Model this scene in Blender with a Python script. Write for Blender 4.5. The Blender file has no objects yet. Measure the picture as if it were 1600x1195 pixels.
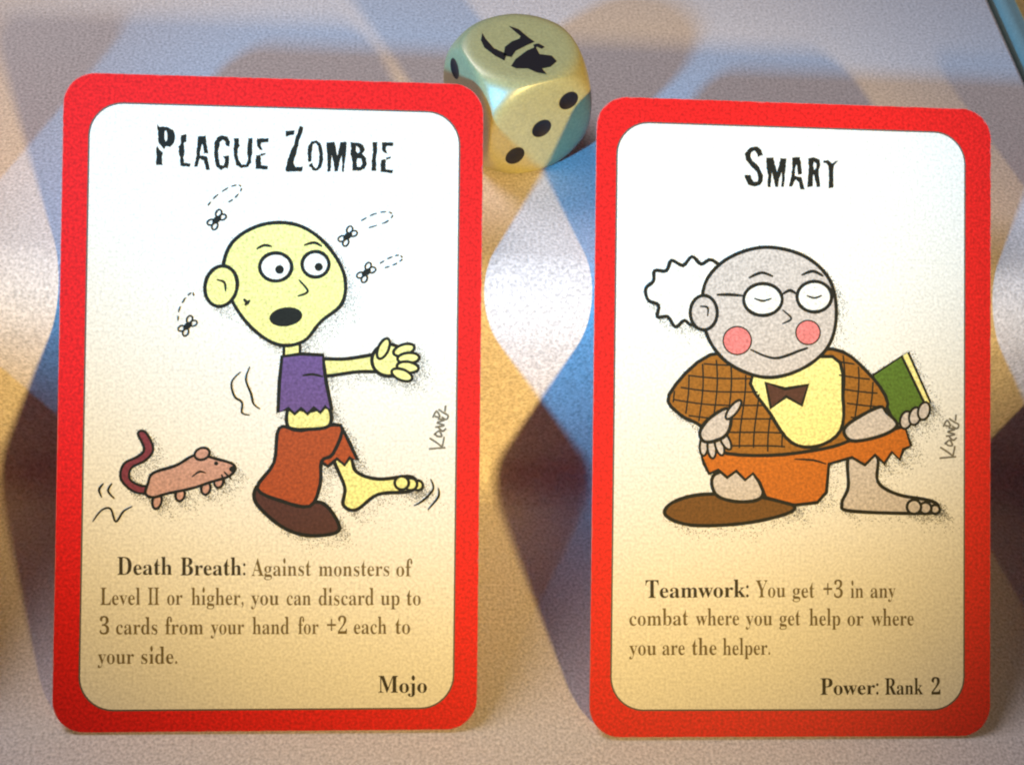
import bpy, bmesh, math, random, json
from mathutils import Vector, Matrix, noise
from mathutils.geometry import tessellate_polygon

# One Blender unit is one centimetre.
S = bpy.context.scene
COL = S.collection
rnd = random.Random(7)
R = math.radians

# ------------------------------------------------------------------ camera
cd = bpy.data.cameras.new('camera')
cam = bpy.data.objects.new('camera', cd)
COL.objects.link(cam)
cd.sensor_width = 36.0
cd.lens = 2198.0 / 1600.0 * 36.0
cd.clip_start = 0.1
cd.clip_end = 500
rot = Matrix(((0.9964360, -0.0149173, -0.0830227),
              (-0.0424805, 0.7615724, -0.6466863),
              (0.0728746, 0.6479083, 0.7582243)))
cam.matrix_world = Matrix.Translation((-1.94504, -8.72256, 17.62167)) @ rot.to_4x4()
cd.dof.use_dof = True
cd.dof.focus_distance = 19.6
cd.dof.aperture_fstop = 0.42
S.camera = cam

# ------------------------------------------------------------------ room light
world = bpy.data.worlds.new('World')
S.world = world
world.use_nodes = True
bg = world.node_tree.nodes['Background']
bg.inputs[0].default_value = (0.6, 0.5, 0.5, 1)
bg.inputs[1].default_value = 0.09
S.view_settings.view_transform = 'Standard'
S.view_settings.look = 'None'
S.view_settings.exposure = 0.0
S.view_settings.gamma = 1.0
S.cycles.filter_width = 2.1


def spot(name, az, el, dist, target, power, colour, radius, cone, blend):
    ld = bpy.data.lights.new(name, 'SPOT')
    ld.energy = power
    ld.color = colour
    ld.shadow_soft_size = radius
    ld.spot_size = R(cone)
    ld.spot_blend = blend
    o = bpy.data.objects.new(name, ld)
    COL.objects.link(o)
    t = Vector(target)
    d = Vector((math.sin(R(az)) * math.cos(R(el)), -math.cos(R(az)) * math.cos(R(el)), math.sin(R(el))))
    o.location = t + d * dist
    o.rotation_euler = (-d).to_track_quat('-Z', 'Y').to_euler()
    return o


# a cool lamp on the left and a warm lamp on the right give the crossing coloured shadows
spot('cool_lamp', -38, 20, 70, (1.7, 10.1, 8.1), 3.1e5, (0.08, 0.52, 1.0), 2.6, 16.6, 0.45)
spot('warm_lamp', 26, 22, 70, (-1.8, 6.7, 5.4), 2.6e5, (1.0, 0.645, 0.17), 2.6, 16.8, 0.58)
# the soft pale room light comes from above, behind and left, so the foot of the block stays dark
ad = bpy.data.lights.new('ceiling_light', 'AREA')
ad.energy = 22500
ad.color = (1.0, 0.90, 0.87)
ad.shape = 'DISK'
ad.size = 34
ao = bpy.data.objects.new('ceiling_light', ad)
COL.objects.link(ao)
ao.location = (-34, 38, 52)
ao.rotation_euler = (Vector((0, 2, 3)) - ao.location).to_track_quat('-Z', 'Y').to_euler()


# ------------------------------------------------------------------ materials
def mat(name, rgb, rough=0.5, grain=0.06, scale=55.0, bump=0.0, spec=0.35, sss=0.0, second=None):
    m = bpy.data.materials.new(name)
    m.use_nodes = True
    nt = m.node_tree
    b = nt.nodes['Principled BSDF']
    b.inputs['Roughness'].default_value = rough
    b.inputs['Specular IOR Level'].default_value = spec
    if sss:
        b.inputs['Subsurface Weight'].default_value = sss
        b.inputs['Subsurface Radius'].default_value = (0.25, 0.2, 0.1)
    tc = nt.nodes.new('ShaderNodeTexCoord')
    n1 = nt.nodes.new('ShaderNodeTexNoise')
    n1.inputs['Scale'].default_value = scale
    n1.inputs['Detail'].default_value = 2.5
    n2 = nt.nodes.new('ShaderNodeTexNoise')
    n2.inputs['Scale'].default_value = 0.6
    n2.inputs['Detail'].default_value = 2
    nt.links.new(tc.outputs['Object'], n1.inputs['Vector'])
    nt.links.new(tc.outputs['Object'], n2.inputs['Vector'])
    r1 = nt.nodes.new('ShaderNodeMapRange')
    r1.inputs['From Min'].default_value = 0.25
    r1.inputs['From Max'].default_value = 0.75
    r1.inputs['To Min'].default_value = 1 - grain
    r1.inputs['To Max'].default_value = 1 + grain
    nt.links.new(n1.outputs['Fac'], r1.inputs['Value'])
    mix = nt.nodes.new('ShaderNodeMix')
    mix.data_type = 'RGBA'
    mix.inputs['A'].default_value = (*rgb, 1)
    mix.inputs['B'].default_value = (*(second or tuple(c * 0.93 for c in rgb)), 1)
    nt.links.new(n2.outputs['Fac'], mix.inputs['Factor'])
    vm = nt.nodes.new('ShaderNodeVectorMath')
    vm.operation = 'SCALE'
    nt.links.new(mix.outputs['Result'], vm.inputs[0])
    nt.links.new(r1.outputs['Result'], vm.inputs['Scale'])
    nt.links.new(vm.outputs['Vector'], b.inputs['Base Color'])
    if bump:
        bp = nt.nodes.new('ShaderNodeBump')
        bp.inputs['Strength'].default_value = bump
        bp.inputs['Distance'].default_value = 0.01
        nt.links.new(n1.outputs['Fac'], bp.inputs['Height'])
        nt.links.new(bp.outputs['Normal'], b.inputs['Normal'])
    return m


M_TABLE = mat('pale_lavender_laminate', (0.72, 0.67, 0.70), 0.6, 0.36, 24, 0.35, 0.25, second=(0.69, 0.67, 0.72))
M_TEAL = mat('teal_card', (0.20, 0.27, 0.26), 0.6, 0.15, 30, 0.2)
M_ORANGE = mat('orange_print', (0.50, 0.22, 0.06), 0.6, 0.2, 20, 0.1)
M_RED = mat('red_card_ink', (0.70, 0.011, 0.012), 0.5, 0.38, 25, 0.12, 0.25)
M_EDGE = mat('card_stock_edge', (0.55, 0.36, 0.34), 0.8)
M_PAPER = mat('white_card_face', (0.80, 0.80, 0.76), 0.5, 0.20, 26, 0.08, 0.3)
M_INK = mat('black_ink', (0.012, 0.014, 0.012), 0.6, 0.3, 30, 0, 0.2)
M_TEXT = mat('brown_black_ink', (0.045, 0.038, 0.024), 0.6, 0.3, 30, 0, 0.2)
M_RULE = mat('faded_brown_ink', (0.16, 0.125, 0.06), 0.6, 0.3, 30, 0, 0.2)
M_FAINT = mat('faded_grey_ink', (0.17, 0.16, 0.13), 0.6, 0.3, 30, 0, 0.2)
M_LINE = mat('grey_key_line', (0.10, 0.09, 0.08), 0.6)
M_WORN = mat('worn_card_rim', (0.60, 0.10, 0.10), 0.7)
M_DOT = mat('grey_stipple_ink', (0.13, 0.13, 0.115), 0.6)
M_DIE = mat('ivory_die_plastic', (0.42, 0.40, 0.20), 0.40, 0.20, 28, 0.03, 1.0, sss=0.12, second=(0.37, 0.34, 0.14))
M_DIE.node_tree.nodes['Principled BSDF'].inputs['IOR'].default_value = 1.75
M_PIP = mat('black_pip_paint', (0.012, 0.010, 0.014), 0.45)


def ink(name, rgb):
    return mat(name, rgb, 0.5, 0.34, 26, 0.05, 0.3)


# ------------------------------------------------------------------ helpers
def link(name, me, mats, parent=None, loc=None):
    o = bpy.data.objects.new(name, me)
    COL.objects.link(o)
    for m in (mats if isinstance(mats, (list, tuple)) else [mats]):
        me.materials.append(m)
    if parent is not None:
        o.parent = parent
    if loc is not None:
        o.location = loc
    return o


def pydata(name, vs, fs):
    me = bpy.data.meshes.new(name)
    me.from_pydata([tuple(v) for v in vs], [], fs)
    me.update()
    return me


class Print:
    """collects flat printed shapes of one colour on a card face (card coordinates, centimetres)"""

    def __init__(self):
        self.v, self.f = [], []

    def poly(self, loops, z):
        loops3 = [[Vector((x, y, 0)) for x, y in l] for l in loops]
        base = len(self.v)
        flat = [p for l in loops3 for p in l]
        for p in flat:
            self.v.append((p.x, p.y, z))
        for t in tessellate_polygon(loops3):
            a, b, c = (flat[i] for i in t)
            area = (b.x - a.x) * (c.y - a.y) - (b.y - a.y) * (c.x - a.x)
            if abs(area) < 1e-10:
                continue
            self.f.append(tuple(base + i for i in (t if area > 0 else t[::-1])))

    def stroke(self, pts, w, z, closed=False, taper=False):
        n = len(pts)
        if n < 2:
            return
        base = len(self.v)
        for i, p in enumerate(pts):
            a = pts[(i - 1) % n] if (closed or i > 0) else p
            b = pts[(i + 1) % n] if (closed or i < n - 1) else p
            t = Vector((b[0] - a[0], b[1] - a[1]))
            if t.length < 1e-9:
                t = Vector((1, 0))
            t.normalize()
            k = w / 2
            if taper and not closed:
                k *= 0.45 + 0.55 * math.sin(math.pi * (i + 0.5) / n)
            k *= 1 + 0.16 * noise.noise(Vector((p[0] * 9, p[1] * 9, 3)))
            self.v.append((p[0] - t.y * k, p[1] + t.x * k, z))
            self.v.append((p[0] + t.y * k, p[1] - t.x * k, z))
        for i in range(n if closed else n - 1):
            j = (i + 1) % n
            self.f.append((base + 2 * i, base + 2 * i + 1, base + 2 * j + 1, base + 2 * j))

    def obj(self, name, m, parent):
        return link(name, pydata(name, self.v, self.f), m, parent)


def curve(pts, closed=False, n=6):
    """Catmull-Rom curve through the points"""
    out = []
    N = len(pts)
    for i in range(N if closed else N - 1):
        g = lambda k: pts[k % N] if closed else pts[max(0, min(N - 1, k))]
        p0, p1, p2, p3 = g(i - 1), g(i), g(i + 1), g(i + 2)
        for j in range(n):
            t = j / n
            out.append(tuple(0.5 * (2 * p1[c] + (p2[c] - p0[c]) * t + (2 * p0[c] - 5 * p1[c] + 4 * p2[c] - p3[c]) * t * t
                                    + (3 * p1[c] - p0[c] - 3 * p2[c] + p3[c]) * t ** 3) for c in (0, 1)))
    if not closed:
        out.append(tuple(pts[-1]))
    return out


def oval(cx, cy, rx, ry, tilt=0, n=28):
    c, s = math.cos(R(tilt)), math.sin(R(tilt))
    return [(cx + rx * math.cos(a) * c - ry * math.sin(a) * s, cy + rx * math.cos(a) * s + ry * math.sin(a) * c)
            for a in (2 * math.pi * i / n for i in range(n))]


def rounded(x0, y0, x1, y1, r, n=10):
    out = []
    for cx, cy, a0 in ((x1 - r, y1 - r, 0), (x0 + r, y1 - r, 90), (x0 + r, y0 + r, 180), (x1 - r, y0 + r, 270)):
        for i in range(n + 1):
            a = R(a0 + 90 * i / n)
            out.append((cx + r * math.cos(a), cy + r * math.sin(a)))
    return out


def homography(h):
    def q(p):
        x, y = p
        w = h[6] * x + h[7] * y + 1
        return ((h[0] * x + h[1] * y + h[2]) / w, (h[3] * x + h[4] * y + h[5]) / w)
    return q


# serif letter outlines in thousandths of the letter size: advance, loops
GLYPHS = {
    '+': (584, [[[251,589],[251,394],[56,394],[56,312],[251,312],[251,117],[333,117],[333,312],[528,312],[528,394],[333,394],[333,589]]]),
    ',': (219, [[[59,-118],[124,-84],[163,-32],[176,26],[167,77],[143,111],[105,123],[75,116],[54,95],[46,66],[52,37],[69,18],[95,10],[97,-29],[85,-69],[59,-99]]]),
    '.': (219, [[[109,111],[79,103],[57,81],[49,51],[57,21],[79,-1],[109,-9],[139,-1],[161,21],[169,51],[161,81],[139,103]]]),
    '2': (559, [[[35,0],[35,103],[221,294],[278,365],[313,427],[336,519],[328,615],[300,651],[259,663],[228,658],[205,644],[188,620],[169,543],[167,490],[101,500],[75,513],[55,531],[43,557],[42,612],[64,656],[107,692],[172,716],[213,722],[328,719],[385,704],[430,680],[462,646],[481,606],[487,535],[476,490],[452,443],[386,360],[130,110],[383,112],[429,142],[454,210],[513,210],[508,0]]]),
    '3': (559, [[[243,-10],[155,-2],[92,20],[68,34],[38,70],[28,110],[39,153],[54,168],[91,186],[113,188],[128,117],[147,92],[202,64],[257,61],[314,84],[342,118],[351,142],[359,207],[355,243],[319,301],[288,322],[250,334],[142,338],[142,400],[248,405],[280,418],[304,441],[332,506],[333,580],[314,632],[277,660],[230,661],[198,641],[178,605],[166,508],[96,518],[51,547],[36,597],[42,631],[61,661],[92,687],[135,708],[257,724],[323,719],[380,705],[426,682],[460,649],[481,609],[488,561],[483,519],[468,481],[444,449],[376,398],[335,381],[416,355],[465,321],[501,273],[513,206],[511,168],[491,104],[430,37],[343,1]]]),
    ':': (219, [[[109,458],[79,450],[57,428],[49,398],[57,368],[79,346],[109,338],[139,346],[161,368],[169,398],[161,428],[139,450]],[[109,111],[79,103],[57,81],[49,51],[57,21],[79,-1],[109,-9],[139,-1],[161,21],[169,51],[161,81],[139,103]]]),
    'A': (650, [[[-13,0],[-13,27],[35,45],[60,82],[307,694],[334,693],[600,70],[625,38],[660,27],[660,0],[341,0],[341,27],[386,32],[413,45],[422,68],[376,197],[154,197],[115,100],[111,72],[119,47],[143,32],[190,27],[190,0]],[[169,239],[360,239],[263,475]]]),
    'B': (659, [[[24,0],[24,26],[54,29],[93,48],[109,90],[111,549],[107,597],[96,627],[76,645],[23,653],[23,678],[328,678],[474,661],[561,609],[590,522],[572,450],[518,399],[427,368],[536,332],[601,275],[623,196],[615,139],[592,90],[553,52],[499,23],[433,6],[354,0]],[[271,375],[328,378],[365,389],[392,406],[410,431],[424,514],[414,589],[401,614],[382,632],[356,642],[302,645],[280,633],[271,582]],[[330,36],[400,52],[422,73],[445,142],[444,241],[432,280],[413,309],[384,328],[344,340],[271,344],[272,77],[294,42]]]),
    'D': (738, [[[30,0],[30,26],[94,44],[103,59],[110,111],[108,592],[91,635],[51,651],[22,653],[22,678],[330,678],[440,668],[532,639],[604,590],[655,523],[687,439],[697,339],[657,151],[538,38],[340,0]],[[331,36],[391,44],[439,70],[476,112],[501,171],[517,247],[522,341],[501,510],[438,611],[332,645],[293,639],[276,618],[271,573],[272,82],[282,51],[293,42]]]),
    'I': (388, [[[20,0],[20,26],[91,48],[110,84],[112,112],[110,603],[94,637],[20,653],[20,678],[364,678],[364,653],[292,637],[274,603],[272,115],[285,55],[307,39],[366,26],[366,0]]]),
    'L': (635, [[[23,0],[23,26],[54,29],[93,47],[109,88],[111,120],[109,594],[93,633],[54,650],[24,653],[24,678],[372,678],[372,653],[297,640],[275,605],[271,123],[281,59],[310,43],[348,41],[469,59],[527,93],[551,119],[609,230],[636,230],[598,0]]]),
    'M': (944, [[[21,0],[21,26],[75,36],[92,47],[110,87],[112,118],[109,606],[99,629],[79,644],[22,653],[22,678],[275,678],[472,212],[669,678],[919,678],[919,653],[890,649],[853,630],[836,592],[837,80],[855,41],[918,26],[918,0],[589,0],[589,26],[655,44],[674,81],[677,594],[429,0],[402,0],[157,579],[159,85],[178,44],[220,28],[252,26],[252,0]]]),
    'P': (622, [[[23,0],[23,26],[54,29],[93,47],[109,88],[111,120],[109,593],[93,631],[77,642],[24,653],[24,678],[395,675],[456,668],[532,638],[580,592],[606,530],[602,441],[581,396],[546,358],[497,329],[435,312],[271,306],[271,120],[279,64],[305,36],[360,26],[360,0]],[[271,342],[345,346],[379,357],[405,376],[421,404],[435,490],[424,576],[410,605],[388,626],[359,638],[304,641],[276,622]]]),
    'R': (704, [[[23,0],[23,26],[54,29],[93,47],[109,88],[111,120],[109,593],[93,631],[77,642],[24,653],[24,678],[415,673],[489,658],[547,634],[588,599],[613,554],[621,498],[604,425],[553,370],[469,333],[664,47],[684,31],[715,26],[715,0],[504,0],[300,316],[271,316],[273,88],[289,47],[305,36],[360,26],[360,0]],[[271,348],[350,352],[388,364],[417,385],[436,414],[448,452],[452,500],[439,579],[400,626],[334,642],[282,629],[271,574]]]),
    'T': (630, [[[137,0],[137,26],[169,28],[212,46],[230,88],[232,645],[173,640],[131,625],[97,601],[71,567],[43,473],[16,473],[16,678],[611,678],[611,472],[586,472],[558,568],[496,626],[392,645],[394,87],[412,45],[429,34],[488,26],[488,0]]]),
    'Y': (634, [[[151,0],[151,26],[205,36],[231,64],[239,120],[239,266],[52,605],[21,639],[-20,652],[-20,678],[308,678],[308,652],[248,644],[234,629],[233,610],[370,336],[516,589],[519,607],[511,632],[486,647],[439,652],[439,678],[654,678],[654,652],[622,642],[583,603],[399,303],[399,120],[407,64],[433,36],[488,26],[488,0]]]),
    'a': (512, [[[379,-15],[337,-8],[310,15],[298,52],[250,16],[198,-6],[142,-13],[82,0],[43,39],[30,94],[37,135],[59,172],[95,203],[146,230],[296,283],[288,405],[278,421],[244,438],[184,436],[162,426],[155,408],[183,344],[181,327],[164,301],[133,286],[96,286],[67,303],[51,333],[52,375],[73,415],[141,458],[205,472],[305,470],[356,457],[392,435],[416,404],[431,363],[436,313],[437,66],[453,51],[477,62],[490,41],[456,10],[419,-9]],[[225,50],[259,61],[296,94],[296,252],[229,225],[189,183],[176,125],[181,83],[198,58]]]),
    'b': (537, [[[64,-17],[63,606],[55,638],[12,654],[12,678],[206,678],[206,415],[241,448],[282,467],[329,474],[394,461],[423,445],[469,397],[499,329],[509,247],[506,198],[481,112],[433,44],[366,0],[286,-15],[242,-9],[198,10],[156,42],[79,-17]],[[272,21],[304,27],[328,44],[345,73],[363,170],[363,294],[356,339],[327,398],[304,412],[274,417],[245,410],[219,390],[206,360],[206,102],[213,57],[235,30]]]),
    'c': (437, [[[232,-15],[195,-12],[129,16],[100,39],[56,101],[32,179],[29,223],[32,270],[60,353],[110,417],[179,460],[218,471],[305,472],[373,444],[409,395],[413,365],[406,333],[369,306],[319,312],[299,335],[294,404],[289,425],[275,438],[252,442],[205,424],[176,370],[167,279],[171,212],[183,157],[204,114],[232,82],[265,63],[304,57],[339,63],[372,79],[404,107],[424,90],[369,32],[305,-3]]]),
    'd': (551, [[[208,-15],[175,-12],[116,16],[90,38],[52,99],[39,136],[29,219],[40,313],[54,354],[94,419],[151,460],[217,474],[261,468],[299,449],[332,417],[332,597],[316,641],[262,654],[262,678],[475,678],[476,90],[492,52],[526,41],[526,16],[469,13],[332,-15],[332,58],[300,17],[258,-7]],[[255,42],[301,62],[332,113],[332,360],[319,390],[276,416],[231,413],[209,398],[183,335],[177,287],[177,171],[193,87],[208,62],[229,47]]]),
    'e': (448, [[[229,-15],[157,-1],[98,39],[74,68],[41,142],[29,234],[41,320],[76,391],[101,420],[162,460],[234,474],[287,468],[333,449],[371,417],[399,374],[415,321],[421,247],[174,247],[189,145],[230,83],[297,63],[335,70],[370,92],[402,128],[424,108],[370,40],[305,-1]],[[173,286],[300,286],[299,358],[288,413],[277,429],[240,442],[203,427],[180,380]]]),
    'f': (318, [[[22,0],[22,24],[50,29],[71,44],[78,82],[78,412],[24,412],[24,462],[78,462],[83,575],[99,616],[126,649],[162,673],[206,687],[259,692],[331,679],[376,643],[388,620],[390,575],[363,537],[334,529],[303,535],[277,567],[276,596],[294,642],[282,658],[237,651],[224,625],[220,581],[220,462],[303,462],[303,412],[220,412],[222,70],[235,38],[297,24],[297,0]]]),
    'g': (487, [[[217,-209],[109,-197],[71,-181],[27,-137],[21,-111],[30,-81],[57,-57],[102,-38],[65,-15],[42,13],[38,69],[63,110],[152,164],[86,200],[46,251],[33,316],[45,374],[59,399],[102,439],[197,472],[273,472],[347,453],[472,453],[472,399],[399,399],[430,337],[434,303],[424,249],[373,186],[320,161],[289,155],[180,149],[152,119],[157,88],[177,77],[310,72],[413,50],[451,19],[468,-26],[463,-100],[441,-137],[406,-168],[356,-191]],[[234,185],[272,199],[284,217],[297,314],[284,411],[256,439],[234,442],[213,439],[185,411],[176,386],[170,314],[176,242],[185,217],[196,199]],[[239,-173],[324,-165],[375,-140],[392,-98],[383,-70],[354,-56],[305,-51],[144,-51],[113,-87],[113,-125],[141,-154],[166,-165]]]),
    'h': (567, [[[27,0],[27,24],[67,38],[78,83],[77,613],[59,647],[28,655],[28,678],[220,678],[220,397],[261,440],[308,465],[362,474],[434,456],[478,403],[492,315],[493,64],[511,31],[541,24],[541,0],[301,0],[301,24],[331,31],[345,50],[350,83],[349,348],[333,395],[302,404],[272,398],[245,380],[220,350],[221,64],[238,31],[268,24],[268,0]]]),
    'i': (295, [[[150,539],[130,541],[97,561],[77,594],[75,614],[77,634],[97,668],[130,688],[150,690],[170,688],[204,668],[223,634],[225,614],[223,594],[203,561],[170,541]],[[27,0],[27,24],[68,38],[77,63],[78,375],[74,413],[61,431],[30,437],[31,462],[221,462],[222,64],[238,32],[268,24],[268,0]]]),
    'j': (312, [[[158,541],[138,543],[105,562],[85,596],[83,616],[85,636],[105,670],[138,690],[158,692],[178,690],[212,670],[232,636],[234,616],[232,596],[212,563],[178,543]],[[53,-209],[-16,-195],[-65,-157],[-81,-123],[-76,-72],[-54,-50],[-22,-43],[10,-50],[37,-82],[38,-108],[17,-148],[19,-165],[29,-172],[65,-171],[79,-163],[91,-130],[95,-80],[94,395],[83,424],[33,438],[33,462],[237,462],[232,-86],[215,-130],[189,-165],[152,-189],[107,-204]]]),
    'k': (534, [[[26,0],[26,24],[68,39],[78,83],[77,613],[62,647],[30,654],[31,678],[220,678],[220,251],[338,369],[360,400],[357,427],[306,437],[306,462],[514,462],[514,437],[477,430],[442,413],[331,311],[515,51],[528,36],[560,24],[560,0],[314,0],[314,24],[352,34],[355,55],[242,219],[220,200],[221,64],[238,32],[268,24],[268,0]]]),
    'l': (297, [[[27,0],[27,24],[68,38],[77,63],[78,592],[74,628],[62,647],[30,654],[30,678],[221,678],[222,64],[238,32],[268,24],[268,0]]]),
    'm': (825, [[[27,0],[27,24],[67,38],[78,83],[77,396],[59,431],[28,438],[28,462],[218,462],[218,394],[258,438],[303,465],[353,474],[412,465],[453,436],[477,389],[519,436],[567,465],[622,474],[693,456],[736,403],[750,315],[754,49],[768,31],[798,24],[798,0],[562,0],[562,24],[600,39],[610,83],[606,368],[593,395],[580,402],[534,398],[507,381],[483,353],[484,65],[501,31],[530,24],[530,0],[297,0],[297,24],[335,39],[345,83],[344,348],[328,395],[297,404],[267,398],[241,380],[218,350],[219,65],[235,32],[264,24],[264,0]]]),
    'n': (567, [[[27,0],[27,24],[67,38],[78,83],[77,396],[59,431],[28,438],[28,462],[220,462],[220,398],[260,440],[308,466],[362,474],[434,456],[478,403],[492,315],[493,64],[511,31],[541,24],[541,0],[301,0],[301,24],[331,31],[345,50],[350,83],[349,348],[333,395],[302,404],[272,398],[245,380],[220,350],[221,64],[238,31],[268,24],[268,0]]]),
    'o': (501, [[[251,-15],[170,-1],[103,41],[77,70],[40,143],[28,229],[40,317],[56,356],[103,419],[170,460],[250,474],[330,460],[396,420],[444,357],[469,276],[472,229],[469,183],[444,102],[396,39],[331,-1]],[[251,17],[296,35],[311,58],[321,95],[327,188],[325,307],[309,403],[295,426],[251,445],[225,440],[205,426],[191,403],[176,307],[174,230],[178,122],[191,58],[206,35]]]),
    'p': (553, [[[26,-207],[26,-184],[60,-175],[72,-160],[78,-119],[77,389],[69,422],[29,439],[29,462],[213,462],[213,391],[247,438],[291,466],[343,475],[377,472],[436,444],[482,393],[499,360],[519,282],[518,191],[498,108],[459,42],[404,-1],[338,-15],[292,-8],[253,13],[220,48],[226,-147],[249,-175],[294,-183],[294,-207]],[[291,42],[319,47],[340,62],[367,125],[376,230],[359,369],[345,394],[324,409],[296,414],[267,407],[242,386],[220,350],[220,102],[238,69],[262,49]]]),
    'r': (428, [[[27,0],[27,24],[68,38],[78,83],[77,397],[69,425],[30,437],[31,462],[217,462],[217,375],[235,405],[279,449],[325,471],[373,472],[410,453],[422,437],[431,396],[414,349],[386,333],[340,337],[301,380],[281,387],[254,375],[230,339],[222,286],[224,63],[228,48],[249,31],[294,24],[294,0]]]),
    's': (429, [[[225,-15],[116,13],[95,10],[76,-13],[53,-13],[53,157],[79,157],[107,85],[154,38],[181,26],[209,22],[251,30],[277,53],[286,87],[280,113],[262,136],[101,231],[67,275],[55,328],[73,403],[128,456],[165,470],[210,475],[262,467],[317,454],[343,475],[363,475],[363,330],[340,330],[312,391],[293,413],[247,438],[202,439],[173,426],[158,401],[158,371],[184,335],[341,246],[373,202],[383,141],[378,96],[364,58],[340,27],[307,4],[269,-10]]]),
    't': (340, [[[184,-14],[119,-1],[84,39],[72,106],[72,415],[30,415],[30,446],[131,550],[192,631],[215,631],[215,462],[309,462],[309,415],[215,415],[218,88],[229,67],[250,60],[272,66],[307,111],[331,98],[294,36],[245,-2]]]),
    'u': (558, [[[195,-15],[153,-11],[121,3],[97,26],[81,57],[68,144],[67,390],[50,430],[17,438],[17,462],[211,462],[211,110],[217,80],[248,55],[292,58],[318,73],[340,98],[340,369],[329,422],[282,438],[282,462],[482,462],[483,84],[493,58],[536,44],[536,19],[412,4],[340,-15],[340,60],[277,5]]]),
    'v': (456, [[[212,-15],[49,389],[24,428],[-4,437],[-4,462],[244,462],[244,438],[210,435],[196,426],[192,407],[275,182],[359,405],[353,423],[334,434],[303,438],[303,462],[454,462],[454,439],[424,426],[405,401],[238,-15]]]),
    'w': (647, [[[182,-15],[25,394],[9,424],[-16,437],[-16,462],[206,462],[206,437],[178,431],[170,406],[248,189],[314,350],[288,422],[275,434],[250,439],[250,462],[481,462],[481,437],[445,425],[440,405],[500,210],[575,401],[575,418],[566,430],[530,439],[530,462],[663,462],[663,439],[640,432],[626,413],[453,-15],[430,-15],[332,293],[208,-15]]]),
    'y': (447, [[[78,-209],[33,-199],[1,-169],[-10,-125],[7,-79],[35,-61],[83,-65],[104,-84],[112,-139],[128,-147],[140,-143],[186,-82],[209,-7],[37,410],[16,433],[-7,437],[-7,462],[241,462],[241,437],[202,431],[191,405],[276,177],[354,402],[353,418],[342,431],[302,437],[302,462],[446,462],[446,437],[422,429],[395,384],[225,-79],[193,-143],[142,-195]]]),
}


def set_words(card, m, grid, words, size, z, thin=0):
    """words: (text, start x, end x, baseline y) in artwork units; each word is fitted to its measured length"""
    for text, x0, x1, y in words:
        pr = Print()
        pen, shapes = 0.0, []
        for ch in text:
            adv, loops = GLYPHS[ch]
            for l in loops:
                n = len(l)
                q = []
                for i, (a, b) in enumerate(l):
                    if thin:
                        p0, p1 = l[i - 1], l[(i + 1) % n]
                        t = Vector((p1[0] - p0[0], p1[1] - p0[1]))
                        if t.length:
                            t.normalize()
                        a = a + t.y * thin * sgn(ch)
                    q.append((pen + a, b))
                shapes.append((ch, [(a, b * 0.81 if b < 470 else 380.7 + (b - 470) * 1.42) for a, b in q] if ch.islower() else q))
            pen += adv
        xs = [p[0] for _, q in shapes for p in q]
        lo, hi = min(xs), max(xs)
        k = (x1 - x0) / (hi - lo)
        byglyph = {}
        idx, last = -1, None
        groups, cur = [], []
        pos = 0
        for ch in text:
            n = len(GLYPHS[ch][1])
            groups.append([shapes[pos + i][1] for i in range(n)])
            pos += n
        for ch, g in zip(text, groups):
            loops = [[grid((x0 + (a - lo) * k, y - b * size / 1000.0)) for a, b in l] for l in g]
            if ch in 'ij:.' and len(loops) > 1:     # separate marks, not holes
                for l in loops:
                    pr.poly([l], z)
            else:
                pr.poly(loops, z)
        pr.obj('printed_word', m, card)


_SGN = {}


def sgn(ch):
    if ch not in _SGN:
        l = GLYPHS[ch][1]
        big = max(l, key=lambda q: abs(area2(q)))
        _SGN[ch] = 1 if area2(big) < 0 else -1
    return _SGN[ch]


def area2(q):
    return sum(q[i - 1][0] * q[i][1] - q[i][0] * q[i - 1][1] for i in range(len(q)))


def rough(l, step, amp, grid):
    """a worn edge: the outline is cut fine and jittered"""
    out = []
    n = len(l)
    for i in range(n):
        a, b = l[i], l[(i + 1) % n]
        m = max(1, int(math.hypot(b[0] - a[0], b[1] - a[1]) / step))
        for j in range(m):
            t = j / m
            x, y = a[0] + (b[0] - a[0]) * t, a[1] + (b[1] - a[1]) * t
            out.append(grid((x + rnd.uniform(-amp, amp), y + rnd.uniform(-amp, amp))))
    return out


def worn_title(card, grid, letters, ox, oy, k, z):
    for loops in letters:
        pr = Print()
        L = [[(ox + x / k, oy + y / k) for x, y in l] for l in loops]
        pr.poly([rough(L[0], 3.0, 0.55, grid)] + [[grid(p) for p in l] for l in L[1:]], z)
        pr.obj('title_stroke', M_INK, card)


# ------------------------------------------------------------------ table and block
ANG = 39.0
FRONT_Y, RAD, CZ = 4.40, 0.93, 3.03
TOP_Z = CZ + RAD
RIGHT_X = 8.28

t = pydata('table_top', [(-45, -40, 0), (45, -40, 0), (45, 60, 0), (-45, 60, 0)], [(0, 1, 2, 3)])
table = link('table_top', t, M_TABLE)
table['kind'] = 'structure'


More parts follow.
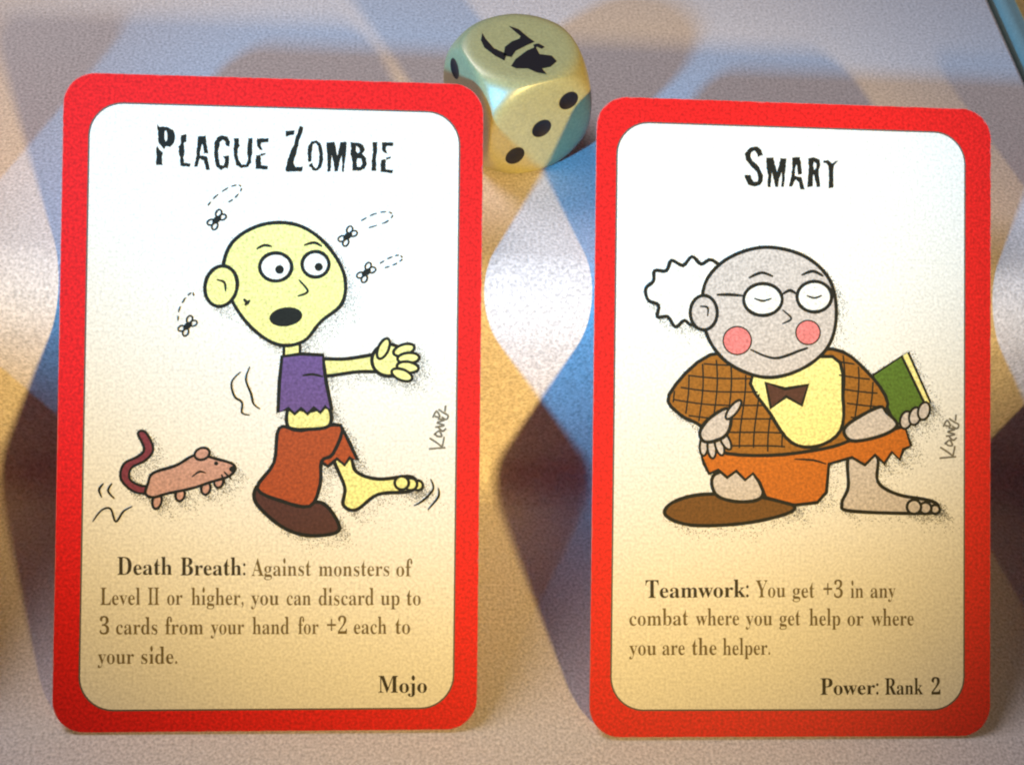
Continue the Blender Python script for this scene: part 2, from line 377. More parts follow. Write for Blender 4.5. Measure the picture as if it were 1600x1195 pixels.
def block_mesh(name, x0, x1, rad, right_round, y1=24.0, top=TOP_Z, fy=FRONT_Y):
    """a box whose front top edge is rounded with radius rad and whose ends have a small round"""
    CV = 0.55
    prof = [(fy - CV + CV * math.sin(R(15 * i)), 0.004 + CV - CV * math.cos(R(15 * i))) for i in range(7)]
    for i in range(15):
        a = R(180 - 90 * i / 14)
        prof.append((fy + rad + rad * math.cos(a), top - rad + rad * math.sin(a)))
    prof += [(y1, top), (y1, 0.004)]
    ends = []
    r = right_round
    for i in range(6):
        a = R(90 * i / 5)
        ends.append((r * (1 - math.sin(a)), r * (1 - math.cos(a))))   # offset inward from x end, inset of profile
    vs, fs = [], []
    n = len(prof)
    rings = []
    for dx, ins in ends[::-1][:0]:
        pass
    seq = [(x0 + r * (1 - math.cos(R(90 * i / 5))), r * (1 - math.sin(R(90 * i / 5)))) for i in range(6)] + \
          [(x1 - r * (1 - math.cos(R(90 * (5 - i) / 5))), r * (1 - math.sin(R(90 * (5 - i) / 5)))) for i in range(6)]
    for x, ins in seq:
        rings.append(len(vs))
        for i, (y, z) in enumerate(prof):
            # inward normal of the profile
            cy, cz = fy + rad, top - rad
            if i < 7:
                q = (y + ins, z)
            elif i <= 21:
                a = R(180 - 90 * (i - 7) / 14)
                q = (cy + (rad - ins) * math.cos(a), cz + (rad - ins) * math.sin(a))
            elif i == 22:
                q = (y - ins, z - ins)
            else:
                q = (y - ins, z)
            vs.append((x, *q))
    for a, b in zip(rings[:-1], rings[1:]):
        for i in range(n - 1):
            fs.append((a + i, b + i, b + i + 1, a + i + 1))
    fs.append(tuple(rings[0] + i for i in range(n)))
    fs.append(tuple(rings[-1] + i for i in reversed(range(n))))
    me = pydata(name, vs, fs)
    for p in me.polygons:
        p.use_smooth = len(p.vertices) == 4
    return me


blk = link('block', block_mesh('block', -32, RIGHT_X, RAD, 0.10), M_TABLE)
blk['label'] = 'pale lavender block with a rounded front edge behind the two cards, carrying the die'
blk['category'] = 'block'

box = link('game_box', block_mesh('game_box', RIGHT_X + 0.17, 24, RAD, 0.16), M_TEAL)
box['label'] = 'teal box with an orange top in the upper right corner, beyond the dark gap'
box['category'] = 'box'
pv = [(RIGHT_X + 0.46, 6.2, TOP_Z + 0.02), (23.5, 6.2, TOP_Z + 0.02), (23.5, 23.5, TOP_Z + 0.02), (RIGHT_X + 0.46, 23.5, TOP_Z + 0.02)]
pv += [(x, y, TOP_Z - 0.02) for x, y, _ in pv]
link('top_panel', pydata('top_panel', pv, [(0, 1, 2, 3), (4, 5, 1, 0), (5, 6, 2, 1), (6, 7, 3, 2), (7, 4, 0, 3)]), M_ORANGE, box)

# ------------------------------------------------------------------ cards
W, H, TH = 5.6426, 8.8047, 0.032
PZ = 0.0010            # thickness of one printed layer
OUT = rounded(-W / 2, 0, W / 2, H, 0.42)


def card_mesh():
    n = len(OUT)
    vs = [(x, y, 0) for x, y in OUT] + [(x, y, -TH) for x, y in OUT]
    fs = [tuple(range(n)), tuple(reversed(range(n, 2 * n)))] + [(i + n, (i + 1) % n + n, (i + 1) % n, i) for i in range(n)]
    me = pydata('card', vs, fs)
    me.materials.append(M_RED)
    me.materials.append(M_EDGE)
    for p in me.polygons[2:]:
        p.material_index = 1
    return me


CARD = card_mesh()


def place_card(label, x, y, turn, lean):
    lift = W / 2 * abs(math.sin(R(turn))) * 0.94
    o = bpy.data.objects.new('game_card', CARD)
    COL.objects.link(o)
    o.matrix_world = Matrix.Translation((x, y, 0.004 + TH * 0.8)) @ Matrix.Rotation(R(lean), 4, 'X') @ Matrix.Translation((0, lift, 0)) @ Matrix.Rotation(R(turn), 4, 'Z')
    o['label'] = label
    o['category'] = 'card'
    o['group'] = 'red bordered game cards standing in a row'
    return o


def worn_rim(card):
    n = len(OUT)
    fine = [(OUT[i][0] + (OUT[(i + 1) % n][0] - OUT[i][0]) * k / m, OUT[i][1] + (OUT[(i + 1) % n][1] - OUT[i][1]) * k / m)
            for i in range(n) for m in [max(1, int(math.hypot(OUT[(i + 1) % n][0] - OUT[i][0], OUT[(i + 1) % n][1] - OUT[i][1]) / 0.06))] for k in range(m)]
    vs, fs, N = [], [], len(fine)
    for i, (x, y) in enumerate(fine):
        ax, ay = fine[(i + 1) % N][0] - fine[i - 1][0], fine[(i + 1) % N][1] - fine[i - 1][1]
        l = math.hypot(ax, ay)
        corner = abs(ax * ay) / (l * l)
        w = max(0.002, rnd.gauss(0.006, 0.005) + 0.02 * corner * rnd.random())
        vs += [(x, y, PZ * 0.6), (x - ay / l * w, y + ax / l * w, PZ * 0.6)]
    fs = [(2 * i, 2 * ((i + 1) % N), 2 * ((i + 1) % N) + 1, 2 * i + 1) for i in range(N)]
    link('worn_rim', pydata('worn_rim', vs, fs), M_WORN, card)


def face(card, panel, r):
    worn_rim(card)
    key = Print()
    x0, y0, x1, y1 = panel
    w = 0.022
    key.poly([rounded(x0 - w, y0 - w, x1 + w, y1 + w, r + w), rounded(x0, y0, x1, y1, r)], PZ)
    key.obj('key_line', M_LINE, card)
    pr = Print()
    pr.poly([rounded(x0, y0, x1, y1, r)], PZ)
    return pr.obj('face_panel', M_PAPER, card)


HL = (0.0084993547, 0.00010499268, -3.671218, -5.2675747e-05, -0.0085000669, 9.7607488, -3.6250093e-05, 1.0019678e-05)
HR = (0.0088111281, 8.1472555e-05, -10.981533, 4.1101266e-05, -0.0085148122, 9.7669314, -3.4366199e-05, 1.1175389e-05)
gl, gr = homography(HL), homography(HR)

left = place_card('red bordered card with the worn title PLAGUE ZOMBIE and a figure in a purple shirt', -3.586, 0.064, 0.15, ANG)
right = place_card('red bordered card with the worn title SMART and a figure holding a green book', 3.586, -0.064, -0.15, ANG - 0.75)
far_r = place_card('red bordered card past the right edge of the photo, beside the SMART card', 10.80, -0.03, 0.1, ANG - 0.3)
far_l = place_card('red bordered card past the left edge of the photo, beside the PLAGUE ZOMBIE card', -10.5, 0.03, 4.0, ANG - 0.1)


def panel_of(grid, tl, tr, br, bl):
    a, b, c, d = (grid(p) for p in (tl, tr, br, bl))
    return ((a[0] + d[0]) / 2, (c[1] + d[1]) / 2, (b[0] + c[0]) / 2, (a[1] + b[1]) / 2)


PL = panel_of(gl, (140, 161), (717, 182), (705, 1110), (127, 1111))
PR = panel_of(gr, (968.5, 190), (1508, 212), (1500, 1109), (955, 1111))
face(left, PL, 0.44)
face(right, PR, 0.44)
for c in (far_l, far_r):
    face(c, PL, 0.44)

Z_T = PZ * 2
# ---- titles
PLAGUE = [
    [[(620, 180), (640, 200), (700, 202), (745, 225), (762, 280), (752, 330), (725, 358), (690, 352), (678, 378), (660, 360), (632, 325), (628, 250)],
     [(680, 235), (692, 228), (700, 260), (700, 300), (688, 318), (678, 290)]],
    [[(620, 350), (640, 375), (665, 400), (660, 440), (665, 500), (612, 498), (618, 440), (612, 390)]],
    [[(805, 265), (848, 258), (850, 318), (832, 322), (828, 330), (835, 400), (826, 440), (832, 480), (882, 488), (878, 515), (800, 505), (800, 450), (790, 400), (788, 355), (805, 330)]],
    [[(940, 278), (998, 270), (1004, 330), (1018, 408), (980, 412), (985, 400), (975, 340), (968, 335), (955, 400), (955, 425), (1010, 432), (1015, 470), (1034, 538), (1000, 535), (985, 465), (950, 450), (935, 510), (910, 515), (925, 430), (932, 340)]],
    [[(1065, 330), (1085, 285), (1125, 268), (1165, 280), (1185, 320), (1180, 355), (1155, 350), (1150, 320), (1130, 302), (1108, 325), (1098, 390), (1100, 450), (1112, 500), (1135, 505), (1148, 480), (1148, 455), (1128, 430), (1180, 428), (1182, 470), (1172, 530), (1150, 520), (1120, 540), (1080, 515), (1064, 440)]],
    [[(1220, 290), (1258, 290), (1255, 340), (1262, 350), (1248, 370), (1245, 420), (1258, 465), (1280, 495), (1310, 495), (1325, 460), (1320, 400), (1330, 290), (1362, 288), (1358, 400), (1350, 480), (1325, 515), (1275, 525), (1235, 500), (1220, 440), (1214, 390)]],
    [[(1395, 292), (1490, 292), (1485, 322), (1430, 325), (1425, 350), (1440, 385), (1418, 380), (1395, 350)]],
    [[(1425, 412), (1462, 405), (1462, 420), (1425, 432)]],
    [[(1390, 425), (1425, 420), (1428, 500), (1485, 510), (1480, 536), (1385, 530), (1385, 470)]],
]
ZOMBIE = [
    [[(225, 235), (295, 232), (290, 262), (225, 278)]],
    [[(335, 195), (362, 205), (348, 260), (325, 330), (310, 400), (285, 480), (300, 515), (357, 512), (355, 550), (232, 552), (222, 545), (238, 470), (262, 390), (290, 340), (305, 275)]],
    [[(400, 350), (425, 315), (460, 308), (495, 330), (512, 380), (515, 460), (500, 520), (460, 548), (430, 540), (428, 520), (405, 512), (408, 495), (430, 478), (440, 510), (460, 530), (480, 500), (485, 420), (475, 350), (455, 328), (435, 340), (428, 400), (425, 470), (400, 480), (393, 410)]],
    [[(542, 325), (600, 318), (612, 360), (625, 425), (640, 360), (650, 322), (698, 320), (695, 400), (682, 480), (678, 552), (662, 550), (664, 480), (660, 420), (645, 470), (630, 550), (605, 550), (595, 480), (580, 420), (578, 480), (575, 550), (548, 552), (548, 440)]],
    [[(728, 322), (790, 325), (825, 345), (838, 380), (820, 415), (848, 445), (855, 490), (838, 530), (790, 548), (742, 542), (742, 480), (728, 420), (732, 370)],
     [(772, 350), (795, 370), (800, 395), (785, 410), (770, 390)], [(780, 450), (810, 450), (820, 490), (805, 515), (780, 515), (775, 480)]],
    [[(898, 320), (935, 318), (932, 400), (925, 470), (928, 548), (890, 550), (892, 470), (900, 400)]],
    [[(970, 325), (1062, 325), (1060, 352), (1005, 355), (1000, 380), (1018, 415), (990, 408), (970, 380)]],
    [[(1002, 445), (1040, 432), (1038, 450), (1005, 460)]],
    [[(965, 460), (1000, 455), (1002, 535), (1058, 540), (1052, 565), (962, 555), (960, 500)]],
]
SMART = [
    [[(345, 170), (375, 150), (420, 150), (450, 175), (462, 215), (425, 232), (412, 200), (400, 178), (375, 190), (368, 225), (385, 260), (435, 310), (462, 370), (460, 420), (440, 455), (395, 462), (350, 450), (328, 410), (320, 372), (365, 370), (375, 400), (395, 425), (420, 425), (428, 395), (415, 350), (370, 300), (330, 255), (322, 210)]],
    [[(490, 238), (545, 235), (560, 300), (572, 350), (590, 290), (600, 242), (648, 242), (640, 320), (632, 400), (622, 468), (605, 465), (612, 400), (608, 350), (590, 400), (580, 468), (560, 465), (545, 400), (530, 340), (528, 400), (522, 468), (498, 465), (503, 380), (492, 320)]],
    [[(690, 235), (752, 232), (760, 290), (770, 365), (738, 370), (728, 300), (722, 290), (712, 350), (710, 380), (765, 390), (775, 430), (786, 490), (755, 485), (742, 430), (715, 410), (690, 465), (664, 465), (685, 380), (692, 300)]],
    [[(815, 245), (865, 235), (905, 255), (910, 300), (895, 345), (900, 400), (910, 465), (880, 470), (868, 400), (858, 370), (850, 400), (850, 465), (806, 468), (815, 380), (820, 300)],
     [(860, 270), (880, 285), (878, 320), (862, 335), (855, 300)]],
    [[(935, 262), (970, 258), (1000, 285), (1030, 265), (1055, 262), (1030, 285), (1018, 300), (1010, 380), (1012, 475), (975, 480), (978, 380), (972, 310), (955, 280), (935, 280)]],
]
worn_title(left, gl, PLAGUE, 120, 160, 4.978, Z_T)
worn_title(left, gl, ZOMBIE, 400, 160, 4.978, Z_T)
worn_title(right, gr, SMART, 1100, 200, 5.0, Z_T)

# ---- body lettering
set_words(left, M_TEXT, gl, [('Death', 184.4, 269.7, 901), ('Breath:', 282.8, 384, 902)], 41.5, Z_T)
set_words(left, M_RULE, gl, [
    ('Against', 393.4, 485.8, 903), ('monsters', 498, 608, 903.5), ('of', 618.6, 643.7, 904),
    ('Level', 158, 220, 948), ('II', 232, 250, 948), ('or', 262, 286, 948), ('higher,', 299.7, 381, 948.3),
    ('you', 392.5, 436, 948.6), ('can', 448, 486, 948.8), ('discard', 498, 584, 949), ('up', 594.5, 624, 949), ('to', 635, 657, 949.3),
    ('3', 157, 172, 994), ('cards', 182.5, 247, 994), ('from', 259, 318.5, 994), ('your', 330, 382, 994), ('hand', 395, 452, 994),
    ('for', 466, 498, 994), ('+2', 511, 542, 994), ('each', 552.7, 604, 994), ('to', 617.6, 640.6, 994),
    ('your', 154, 210.6, 1040), ('side.', 222, 278, 1040)], 40, Z_T, 8)
set_words(left, M_TEXT, gl, [('Mojo', 591, 667, 1086)], 39, Z_T)

set_words(right, M_TEXT, gr, [('Teamwork:', 1009, 1169, 935)], 41, Z_T)
set_words(right, M_RULE, gr, [
    ('You', 1180, 1226, 935.5), ('get', 1237, 1271, 936.5), ('+3', 1285, 1315, 937), ('in', 1327, 1347, 937.3), ('any', 1358, 1397, 937.6),
    ('combat', 984, 1075, 978), ('where', 1086.6, 1154, 978.5), ('you', 1164, 1205.6, 979), ('get', 1216.5, 1249, 979.5),
    ('help', 1263, 1311, 980), ('or', 1322, 1347, 980.5), ('where', 1359, 1425, 981),
    ('you', 983.5, 1025.6, 1024), ('are', 1035, 1069.7, 1024.2), ('the', 1081, 1119, 1024.5), ('helper.', 1128.8, 1202, 1025)], 39.5, Z_T, 8)
set_words(right, M_TEXT, gr, [('Power:', 1280, 1370, 1088), ('Rank', 1380, 1439, 1088.6), ('2', 1452, 1466, 1089)], 38, Z_T)


# ---- artist's marks: faint scribbles running up the right side
def scribble(card, grid, ox, oy):
    p = Print()
    for k, l in enumerate(([(0, 62), (26, 60)], [(22, 60), (12, 52), (1, 45)], [(21, 58), (23, 49), (24, 43)],
              [(8, 40), (16, 34), (20, 42), (13, 42), (9, 37)], [(27, 30), (21, 34), (14, 27)], [(10, 28), (24, 25), (13, 21), (24, 17), (14, 15)],
              [(6, 13), (12, 3), (17, 12), (9, 11)], [(15, 0), (22, 5), (30, 10), (27, 16), (20, 12)], [(26, -6), (25, 4)])):
        p.stroke([grid((ox + x, oy + y)) for x, y in curve(l)], 0.026, Z_T + 0.0002 * k)
    p.obj('signature_scribble', M_FAINT, card)


scribble(left, gl, 669, 643)
scribble(right, gr, 1466, 658)


# ---- illustrations: plain cartoon figures of our own in the same places and colours
class Drawing:
    def __init__(self, card, grid):
        self.card, self.grid, self.k = card, grid, 0
        self.line = Print()
        self.root = None
        self.patches = []
        self.rims = []

    def patch(self, name, pts, colour, closed_curve=True, outline=0.05, n=6, holes=None):
        """one coloured area with a black outline; later areas lie on earlier ones"""
        self.k += 1
        z = PZ * (2.5 + self.k * 0.08)
        pts = curve(pts, True, n) if closed_curve else list(pts)
        self.rims.append([a for i in range(len(pts)) for a in [(pts[i - 1][0] + (pts[i][0] - pts[i - 1][0]) * k / 3, pts[i - 1][1] + (pts[i][1] - pts[i - 1][1]) * k / 3) for k in range(3)]])
        g = [self.grid(q) for q in pts]
        pr = Print()
        pr.poly([g], z)
        self.patches.append((name, pr, colour))
        if outline:
            self.line.stroke(g, outline, z + PZ * 0.035, True)

    def dark(self, pts):
        self.k += 1
        self.line.poly([[self.grid(q) for q in pts]], PZ * (2.5 + self.k * 0.08))

    def mark(self, pts, w=0.04, taper=True, smooth=True):
        self.k += 1
        self.line.stroke([self.grid(q) for q in (curve(pts) if smooth else pts)], w, PZ * (2.5 + self.k * 0.08), False, taper)

    def done(self):
        o = self.line.obj('illustration', M_INK, self.card)
        for name, pr, colour in self.patches:
            pr.obj(name, colour, o)
        st = Print()
        spread = rnd.gauss
        length = [sum(math.hypot(q[i][0] - q[i - 1][0], q[i][1] - q[i - 1][1]) for i in range(len(q))) for q in self.rims]
        picks = rnd.choices(self.rims, weights=length, k=15000)
        for pts in picks:
            x, y = pts[int(rnd.random() * len(pts))]
            t = abs(spread(0, 1))
            x, y = x + t * 10 + spread(0, 3), y + t * 10 + spread(0, 3)
            st.poly([[self.grid(w) for w in oval(x, y, 0.75, 0.75, 0, 5)]], PZ * 1.6 + rnd.random() * PZ * 0.8)
        s = st.obj('stipple_tone', M_DOT, self.card)
        s['kind'] = 'stuff'


C_SKIN = ink('pale_yellow_ink', (0.80, 0.78, 0.30))
C_PURPLE = ink('purple_ink', (0.13, 0.075, 0.24))
C_RUST = ink('rust_ink', (0.36, 0.065, 0.015))
C_SHOE = ink('dark_brown_ink', (0.075, 0.026, 0.022))
C_PINK = ink('rat_pink_ink', (0.52, 0.30, 0.25))
C_TAIL = ink('tail_maroon_ink', (0.20, 0.035, 0.05))
C_GREY = ink('pale_grey_ink', (0.55, 0.50, 0.47))
C_WHITE = ink('white_ink', (0.82, 0.82, 0.78))
C_JACKET = ink('ochre_ink', (0.30, 0.115, 0.015))
C_ORANGE = ink('orange_ink', (0.50, 0.13, 0.012))
C_YELLOW = ink('yellow_ink', (0.85, 0.78, 0.30))
C_BROWN = ink('brown_ink', (0.14, 0.055, 0.012))
C_GREEN = ink('green_ink', (0.075, 0.16, 0.02))
C_BLUSH = ink('blush_ink', (0.72, 0.20, 0.20))

d = Drawing(left, gl)
# trailing foot and leg, then leading leg
d.patch('foot', [(520, 716), (545, 712), (556, 740), (590, 752), (640, 748), (650, 762), (636, 772), (590, 776), (556, 800), (536, 792), (538, 764)], C_SKIN)
for x, y, q in ((652, 762, 8), (641, 760, 10), (627, 758, 11)):
    d.patch('toe', oval(x, y, q, q * 0.95), C_SKIN, False, outline=0.04)
d.patch('trouser_leg', [(490, 672), (532, 668), (546, 696), (558, 722), (546, 718), (538, 730), (526, 720), (512, 732), (500, 724)], C_RUST, False)
d.patch('shoe', [(398, 770), (412, 762), (470, 786), (505, 790), (528, 820), (524, 836), (480, 840), (440, 826), (402, 792)], C_SHOE)
d.patch('trousers', [(436, 672), (470, 676), (532, 668), (520, 712), (502, 724), (500, 760), (484, 794), (440, 786), (402, 766), (428, 726)], C_RUST, n=4)
d.patch('belly', [(452, 640), (482, 646), (512, 640), (514, 668), (480, 674), (450, 670)], C_SKIN)
d.patch('arm', [(498, 566), (540, 564), (590, 556), (612, 552), (618, 572), (606, 584), (560, 584), (500, 590)], C_SKIN)
d.patch('palm', oval(606, 566, 26, 25), C_SKIN, False)
for x, y, tl in ((630, 550, -18), (637, 563, -4), (636, 577, 8), (627, 589, 22)):
    d.patch('finger', oval(x, y, 17, 8.5, tl), C_SKIN, False, outline=0.04)
d.patch('thumb', oval(598, 548, 8, 17, 24), C_SKIN, False, outline=0.04)
d.patch('neck', [(443, 530), (468, 530), (468, 562), (443, 562)], C_SKIN, False)
d.patch('shirt', [(440, 560), (470, 556), (504, 558), (506, 578), (509, 600), (518, 644), (508, 638), (500, 648), (490, 640), (480, 650), (470, 641), (460, 650), (450, 641), (434, 648), (436, 600)], C_PURPLE, False)
d.mark([(472, 590), (488, 588), (504, 592)], 0.035)
d.patch('head', [(348, 430), (362, 382), (408, 354), (462, 354), (506, 382), (536, 430), (534, 476), (500, 506), (474, 536), (436, 542), (398, 520), (366, 480)], C_SKIN, n=6)
d.patch('ear', oval(345, 450, 25, 32, 12), C_SKIN, False)
d.mark([(338, 440), (350, 444), (352, 458)], 0.035)
d.patch('eye', oval(430, 420, 25, 22), C_WHITE, False)
d.patch('eye', oval(492, 416, 21, 20), C_WHITE, False)
d.dark(oval(436, 424, 7, 7, 0, 14))
d.dark(oval(497, 420, 6.5, 6.5, 0, 14))
d.mark([(466, 440), (480, 458), (464, 466)], 0.035)
d.dark(oval(446, 498, 26, 15, -8, 20))
for q in ([(400, 392), (412, 386), (424, 388)], [(474, 386), (490, 382), (502, 388)], [(380, 470), (388, 478)], [(382, 480), (390, 472)]):
    d.mark(q, 0.04)
# a running rodent
d.patch('rodent_tail', [(216, 680), (228, 678), (240, 704), (228, 722), (206, 734), (204, 752), (222, 762), (240, 762), (238, 772), (212, 772), (190, 752), (194, 728), (216, 716), (226, 704)], C_TAIL, n=4, outline=0.035)
for x, y, q in ((246, 786, 12), (282, 776, 10), (322, 766, 10), (342, 756, 9)):
    d.patch('rodent_leg', oval(x, y, 7, q, 12), C_PINK, False, outline=0.035)
d.patch('rodent_body', [(232, 758), (240, 742), (276, 730), (306, 714), (338, 720), (366, 730), (360, 746), (330, 756), (300, 766), (262, 774), (240, 780), (228, 774)], C_PINK, outline=0.04)
d.patch('rodent_ear', oval(316, 712, 12, 9, -20), C_PINK, False, outline=0.035)
d.dark(oval(338, 727, 3.4, 3.4, 0, 10))
d.dark(oval(364, 736, 6, 5, 0, 12))
for q in ([(350, 740), (362, 752)], [(346, 744), (352, 758)], [(300, 748), (312, 740), (322, 742)]):
    d.mark(q, 0.028)
# small insects with looping trails
for x, y in ((338, 346), (542, 372), (571, 429), (293, 512)):
    d.dark(oval(x, y, 8.5, 5, -40, 12))
    for dx, dy, tl in ((-9, 4, -20), (-3, 10, -65), (9, -4, -20), (3, -10, -65)):
        d.mark(oval(x + dx, y + dy, 6.2, 4.4, tl, 10) + [oval(x + dx, y + dy, 6.2, 4.4, tl, 10)[0]], 0.024, False, False)
for trail in ([(324, 324), (336, 310), (356, 296), (372, 292), (376, 299), (366, 312), (354, 320)], [(563, 348), (582, 338), (602, 334), (612, 339), (602, 350), (575, 359)],
              [(592, 415), (608, 406), (622, 402), (627, 408), (616, 416), (600, 422)], [(278, 504), (280, 486), (290, 468), (301, 460), (302, 472)]):
    c = curve(trail, False, 8)
    for i in range(0, len(c) - 4, 6):
        d.mark(c[i:i + 5], 0.02, True, False)
for q in ([(376, 584), (362, 600), (366, 622), (378, 632), (378, 648), (390, 652)], [(390, 576), (384, 596), (392, 618), (396, 634), (406, 642)],
          [(672, 752), (676, 768), (660, 786), (646, 794)], [(684, 766), (684, 780), (668, 800)], [(163, 758), (156, 768), (160, 780)], [(176, 758), (170, 770), (180, 782)],
          [(146, 818), (160, 800), (174, 798), (182, 818), (194, 802), (208, 794)]):
    d.mark(q, 0.03)
d.done()

d = Drawing(right, gr)
d.patch('book', [(1362, 590), (1408, 560), (1446, 640), (1398, 668)], C_GREEN, False)
d.patch('book_pages', [(1408, 560), (1418, 554), (1452, 632), (1446, 640)], C_YELLOW, False, outline=0.035)
d.patch('ankle', [(1326, 716), (1368, 716), (1370, 756), (1400, 776), (1450, 786), (1464, 796), (1450, 806), (1330, 802), (1314, 790), (1324, 764)], C_GREY)
for x, y, q in ((1459, 800, 7), (1444, 798, 9), (1426, 796, 11)):
    d.patch('toe', oval(x, y, q, q), C_GREY, False, outline=0.04)
d.patch('shoe', [(1040, 806), (1052, 786), (1100, 774), (1180, 778), (1238, 792), (1226, 806), (1160, 820), (1080, 822)], C_BROWN)
d.patch('sock', [(1118, 742), (1180, 738), (1190, 778), (1154, 786), (1118, 774)], C_GREY)
d.patch('trousers', [(1092, 702), (1200, 706), (1330, 688), (1412, 670), (1422, 700), (1410, 706), (1404, 722), (1392, 710), (1380, 728), (1366, 714), (1350, 730), (1330, 718), (1294, 728),
                     (1290, 772), (1276, 788), (1240, 792), (1196, 780), (1186, 756), (1176, 742), (1164, 752), (1150, 738), (1136, 748), (1122, 736), (1108, 742), (1100, 726)], C_ORANGE, False)
d.mark([(1290, 728), (1270, 722), (1240, 720)], 0.03)
d.patch('jacket', [(1046, 618), (1110, 556), (1200, 560), (1300, 548), (1352, 582), (1386, 634), (1360, 672), (1330, 690), (1286, 704), (1200, 714), (1120, 706), (1096, 668), (1064, 650)], C_JACKET, n=4)
d.patch('shirt', [(1176, 588), (1300, 560), (1316, 624), (1312, 676), (1276, 700), (1236, 694), (1204, 650)], C_YELLOW, n=4)
def inside(q, poly):
    c = False
    for i in range(len(poly)):
        (x0, y0), (x1, y1) = poly[i - 1], poly[i]
        if (y0 > q[1]) != (y1 > q[1]) and q[0] < (x1 - x0) * (q[1] - y0) / (y1 - y0) + x0:
            c = not c
    return c


JK = curve([(1050, 618), (1112, 560), (1172, 592), (1204, 650), (1234, 694), (1200, 708), (1120, 700), (1098, 668), (1068, 648)], True, 4)
JR = curve([(1306, 556), (1350, 584), (1380, 632), (1358, 668), (1328, 684), (1320, 630)], True, 4)
for area in (JK, JR):
    for k in range(-8, 20):
        for f in (lambda t: (1040 + t, 560 + k * 21 + 0.10 * t + 4 * math.sin(t / 40)), lambda t: (1050 + k * 22 + 5 * math.sin(t / 34), 540 + t)):
            run = []
            for t in range(0, 360, 6):
                q = f(t)
                if inside(q, area):
                    run.append(q)
                else:
                    if len(run) > 1:
                        d.mark(run, 0.022, False, False)
                    run = []
d.patch('bow_tie', [(1196, 600), (1226, 610), (1262, 604), (1252, 636), (1228, 622), (1204, 640)], C_SHOE, False)
for x, y, tl in ((1100, 698, 4), (1112, 702, -6), (1124, 698, -16), (1133, 690, -28)):
    d.patch('finger', oval(x, y, 6.5, 16, tl), C_GREY, False, outline=0.035)
d.patch('hand', [(1094, 676), (1108, 656), (1136, 640), (1142, 660), (1134, 682), (1112, 692), (1098, 690)], C_GREY)
d.patch('thumb', oval(1146, 642, 6.5, 18, 38), C_GREY, False, outline=0.035)
d.patch('arm', [(1320, 670), (1370, 640), (1384, 648), (1400, 668), (1376, 684), (1330, 692)], C_GREY)
for q in ((1414, 660), (1428, 654), (1442, 646)):
    d.patch('finger', oval(q[0], q[1], 9, 14, 15), C_GREY, False, outline=0.035)
d.patch('hair', [(1010, 452), (1022, 440), (1024, 424), (1042, 424), (1050, 408), (1068, 416), (1082, 402), (1096, 414), (1114, 408), (1140, 440), (1120, 500), (1084, 510), (1070, 502), (1056, 512), (1044, 496), (1028, 496), (1030, 478), (1014, 470)], C_WHITE, n=4)
d.patch('head', [(1098, 490), (1104, 440), (1140, 404), (1196, 388), (1256, 402), (1296, 440), (1306, 496), (1292, 546), (1250, 580), (1196, 592), (1142, 572), (1110, 536)], C_GREY)
d.patch('blush', oval(1152, 534, 22, 22), C_BLUSH, False, outline=0.02)
d.patch('blush', oval(1262, 522, 19, 19), C_BLUSH, False, outline=0.02)
d.patch('ear', oval(1100, 490, 21, 27), C_GREY, False)
d.mark([(1094, 480), (1106, 482), (1106, 496)], 0.032)
d.patch('lens', oval(1192, 470, 30, 25), C_WHITE, False)
d.patch('lens', oval(1272, 466, 27, 24), C_WHITE, False)
d.mark([(1222, 462), (1234, 456), (1245, 462)], 0.045)
d.mark([(1120, 462), (1140, 462), (1162, 464)], 0.045)
d.mark([(1178, 468), (1192, 472), (1206, 468)], 0.03)
d.mark([(1260, 464), (1272, 468), (1284, 464)], 0.03)
d.mark([(1222, 486), (1236, 500), (1222, 508)], 0.032)
d.mark([(1172, 548), (1210, 562), (1250, 550), (1262, 546)], 0.04)
d.mark([(1170, 436), (1190, 428), (1208, 434)], 0.045)
d.mark([(1252, 432), (1270, 426), (1286, 434)], 0.045)
d.done()

# ------------------------------------------------------------------ die
HALF = 0.835
PR, PD = 0.16, 0.035


def surface(u, pips, lift=0.0):
    """the point of a cube meeting a sphere in direction u; every pip is a dent pressed into the surface"""
    ks, rs = 26.0, HALF * 1.395
    m = max(abs(u.x), abs(u.y), abs(u.z))
    p = u * (((HALF / m) ** -ks + rs ** -ks) ** (-1 / ks) + lift)
    for c in pips:
        e = (p - c).length / PR
        if e < 1:
            p = p - u * PD * (1 - e * e)
    return p


def die_mesh(pips, n=84):
    """a cube meeting a sphere; every pip is a dent pressed into the surface"""
    bm = bmesh.new()
    shape = lambda u: surface(u, pips)
    for ax in range(3):
        for s in (-1, 1):
            grid = []
            for i in range(n + 1):
                row = []
                for j in range(n + 1):
                    a, b = math.tan(R(-45 + 90 * i / n)), math.tan(R(-45 + 90 * j / n))
                    v = [0, 0, 0]
                    v[ax], v[(ax + 1) % 3], v[(ax + 2) % 3] = s, a, b * s
                    row.append(bm.verts.new(shape(Vector(v).normalized())))
                grid.append(row)
            for i in range(n):
                for j in range(n):
                    f = bm.faces.new((grid[i][j], grid[i + 1][j], grid[i + 1][j + 1], grid[i][j + 1]))
                    f.smooth = True
    bmesh.ops.remove_doubles(bm, verts=bm.verts, dist=1e-5)
    me = bpy.data.meshes.new('die')
    bm.to_mesh(me)
    bm.free()
    return me


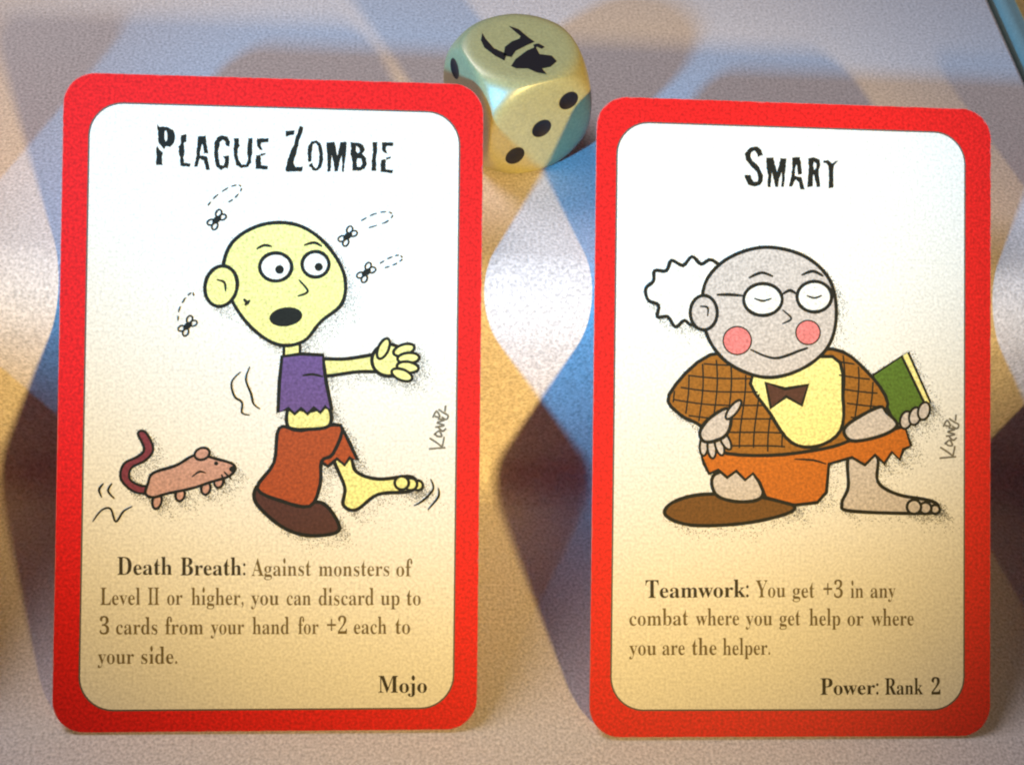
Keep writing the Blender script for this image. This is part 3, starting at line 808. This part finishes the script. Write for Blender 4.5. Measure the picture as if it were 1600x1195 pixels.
# face axes: front = -Y carries three pips, left = -X carries two, top carries the emblem
o_ = 0.39
FRONT = [Vector((k * o_, -HALF, k * o_)) for k in (-1, 0, 1)]
LEFT = [Vector((-HALF, o_, o_)), Vector((-HALF, -o_, -o_))]
BACK = [Vector((a * o_, HALF, b * o_)) for a in (-1, 1) for b in (-1, 1)]
RIGHT = [Vector((HALF, a * o_, b * o_)) for a in (-1, 1) for b in (-1, 1)] + [Vector((HALF, 0, 0))]
ALL = [surface(c.normalized(), []) for c in FRONT + LEFT + BACK + RIGHT]
die = link('die', die_mesh(ALL), M_DIE)
die['label'] = 'yellowish ivory die with black pips and a dark emblem, behind the PLAGUE ZOMBIE card'
die['category'] = 'die'
DYAW = 23.0
die.location = (-0.24, 7.74, TOP_Z + HALF + 0.004)
die.rotation_euler = (0, 0, R(DYAW))


def pip_mesh(c):
    u = c.normalized()
    c = surface(u, [])
    n = Vector([round(x / HALF * 0.99) if abs(abs(x) - max(map(abs, c))) < 1e-6 else 0 for x in c])
    a1 = Vector((n.y, n.z, n.x))
    a2 = n.cross(a1)
    vs, fs = [surface(u, ALL, 0.004)], []
    for k in range(1, 7):
        for i in range(28):
            a = 2 * math.pi * i / 28
            q = c + (a1 * math.cos(a) + a2 * math.sin(a)) * (PR * 0.95 * k / 6)
            vs.append(surface(q.normalized(), ALL, 0.004))
    ix = lambda k, i: 1 + (k - 1) * 28 + i % 28
    for i in range(28):
        fs.append((0, ix(1, i), ix(1, i + 1)))
        for k in range(1, 6):
            fs.append((ix(k, i), ix(k + 1, i), ix(k + 1, i + 1), ix(k, i + 1)))
    me = pydata('pip', vs, fs)
    for p in me.polygons:
        p.use_smooth = True
    return me


for c in ALL:
    link('pip', pip_mesh(c), M_PIP, die)

# emblem on the top face: two hooked strokes, a light band and a dark lump
e = Print()
ZE = HALF + 0.004
EMBLEM = [[(-0.389, 0.462), (-0.401, 0.321), (-0.382, 0.085), (-0.27, -0.098), (-0.363, -0.222), (-0.441, -0.078), (-0.503, 0.145), (-0.478, 0.314)], [(0.041, 0.491), (0.14, 0.377), (0.19, 0.144), (0.231, 0.026), (0.039, -0.024), (-0.121, -0.076), (-0.237, -0.185), (-0.324, -0.111), (-0.222, 0.061), (-0.07, 0.143), (0.055, 0.166), (0.098, 0.211), (0.069, 0.333)], [(-0.328, -0.367), (-0.202, -0.247), (0.034, -0.123), (0.19, -0.086), (0.167, -0.255), (0.316, -0.35), (0.324, -0.487), (0.186, -0.569), (0.055, -0.563), (0.062, -0.7), (-0.056, -0.616), (-0.13, -0.496), (-0.284, -0.44)], [(0.184, -0.025), (0.264, -0.028), (0.312, -0.13), (0.249, -0.158), (0.213, -0.094), (0.164, -0.094)]]
for l in EMBLEM:
    e.poly([l], ZE)
e.obj('emblem', M_PIP, die)
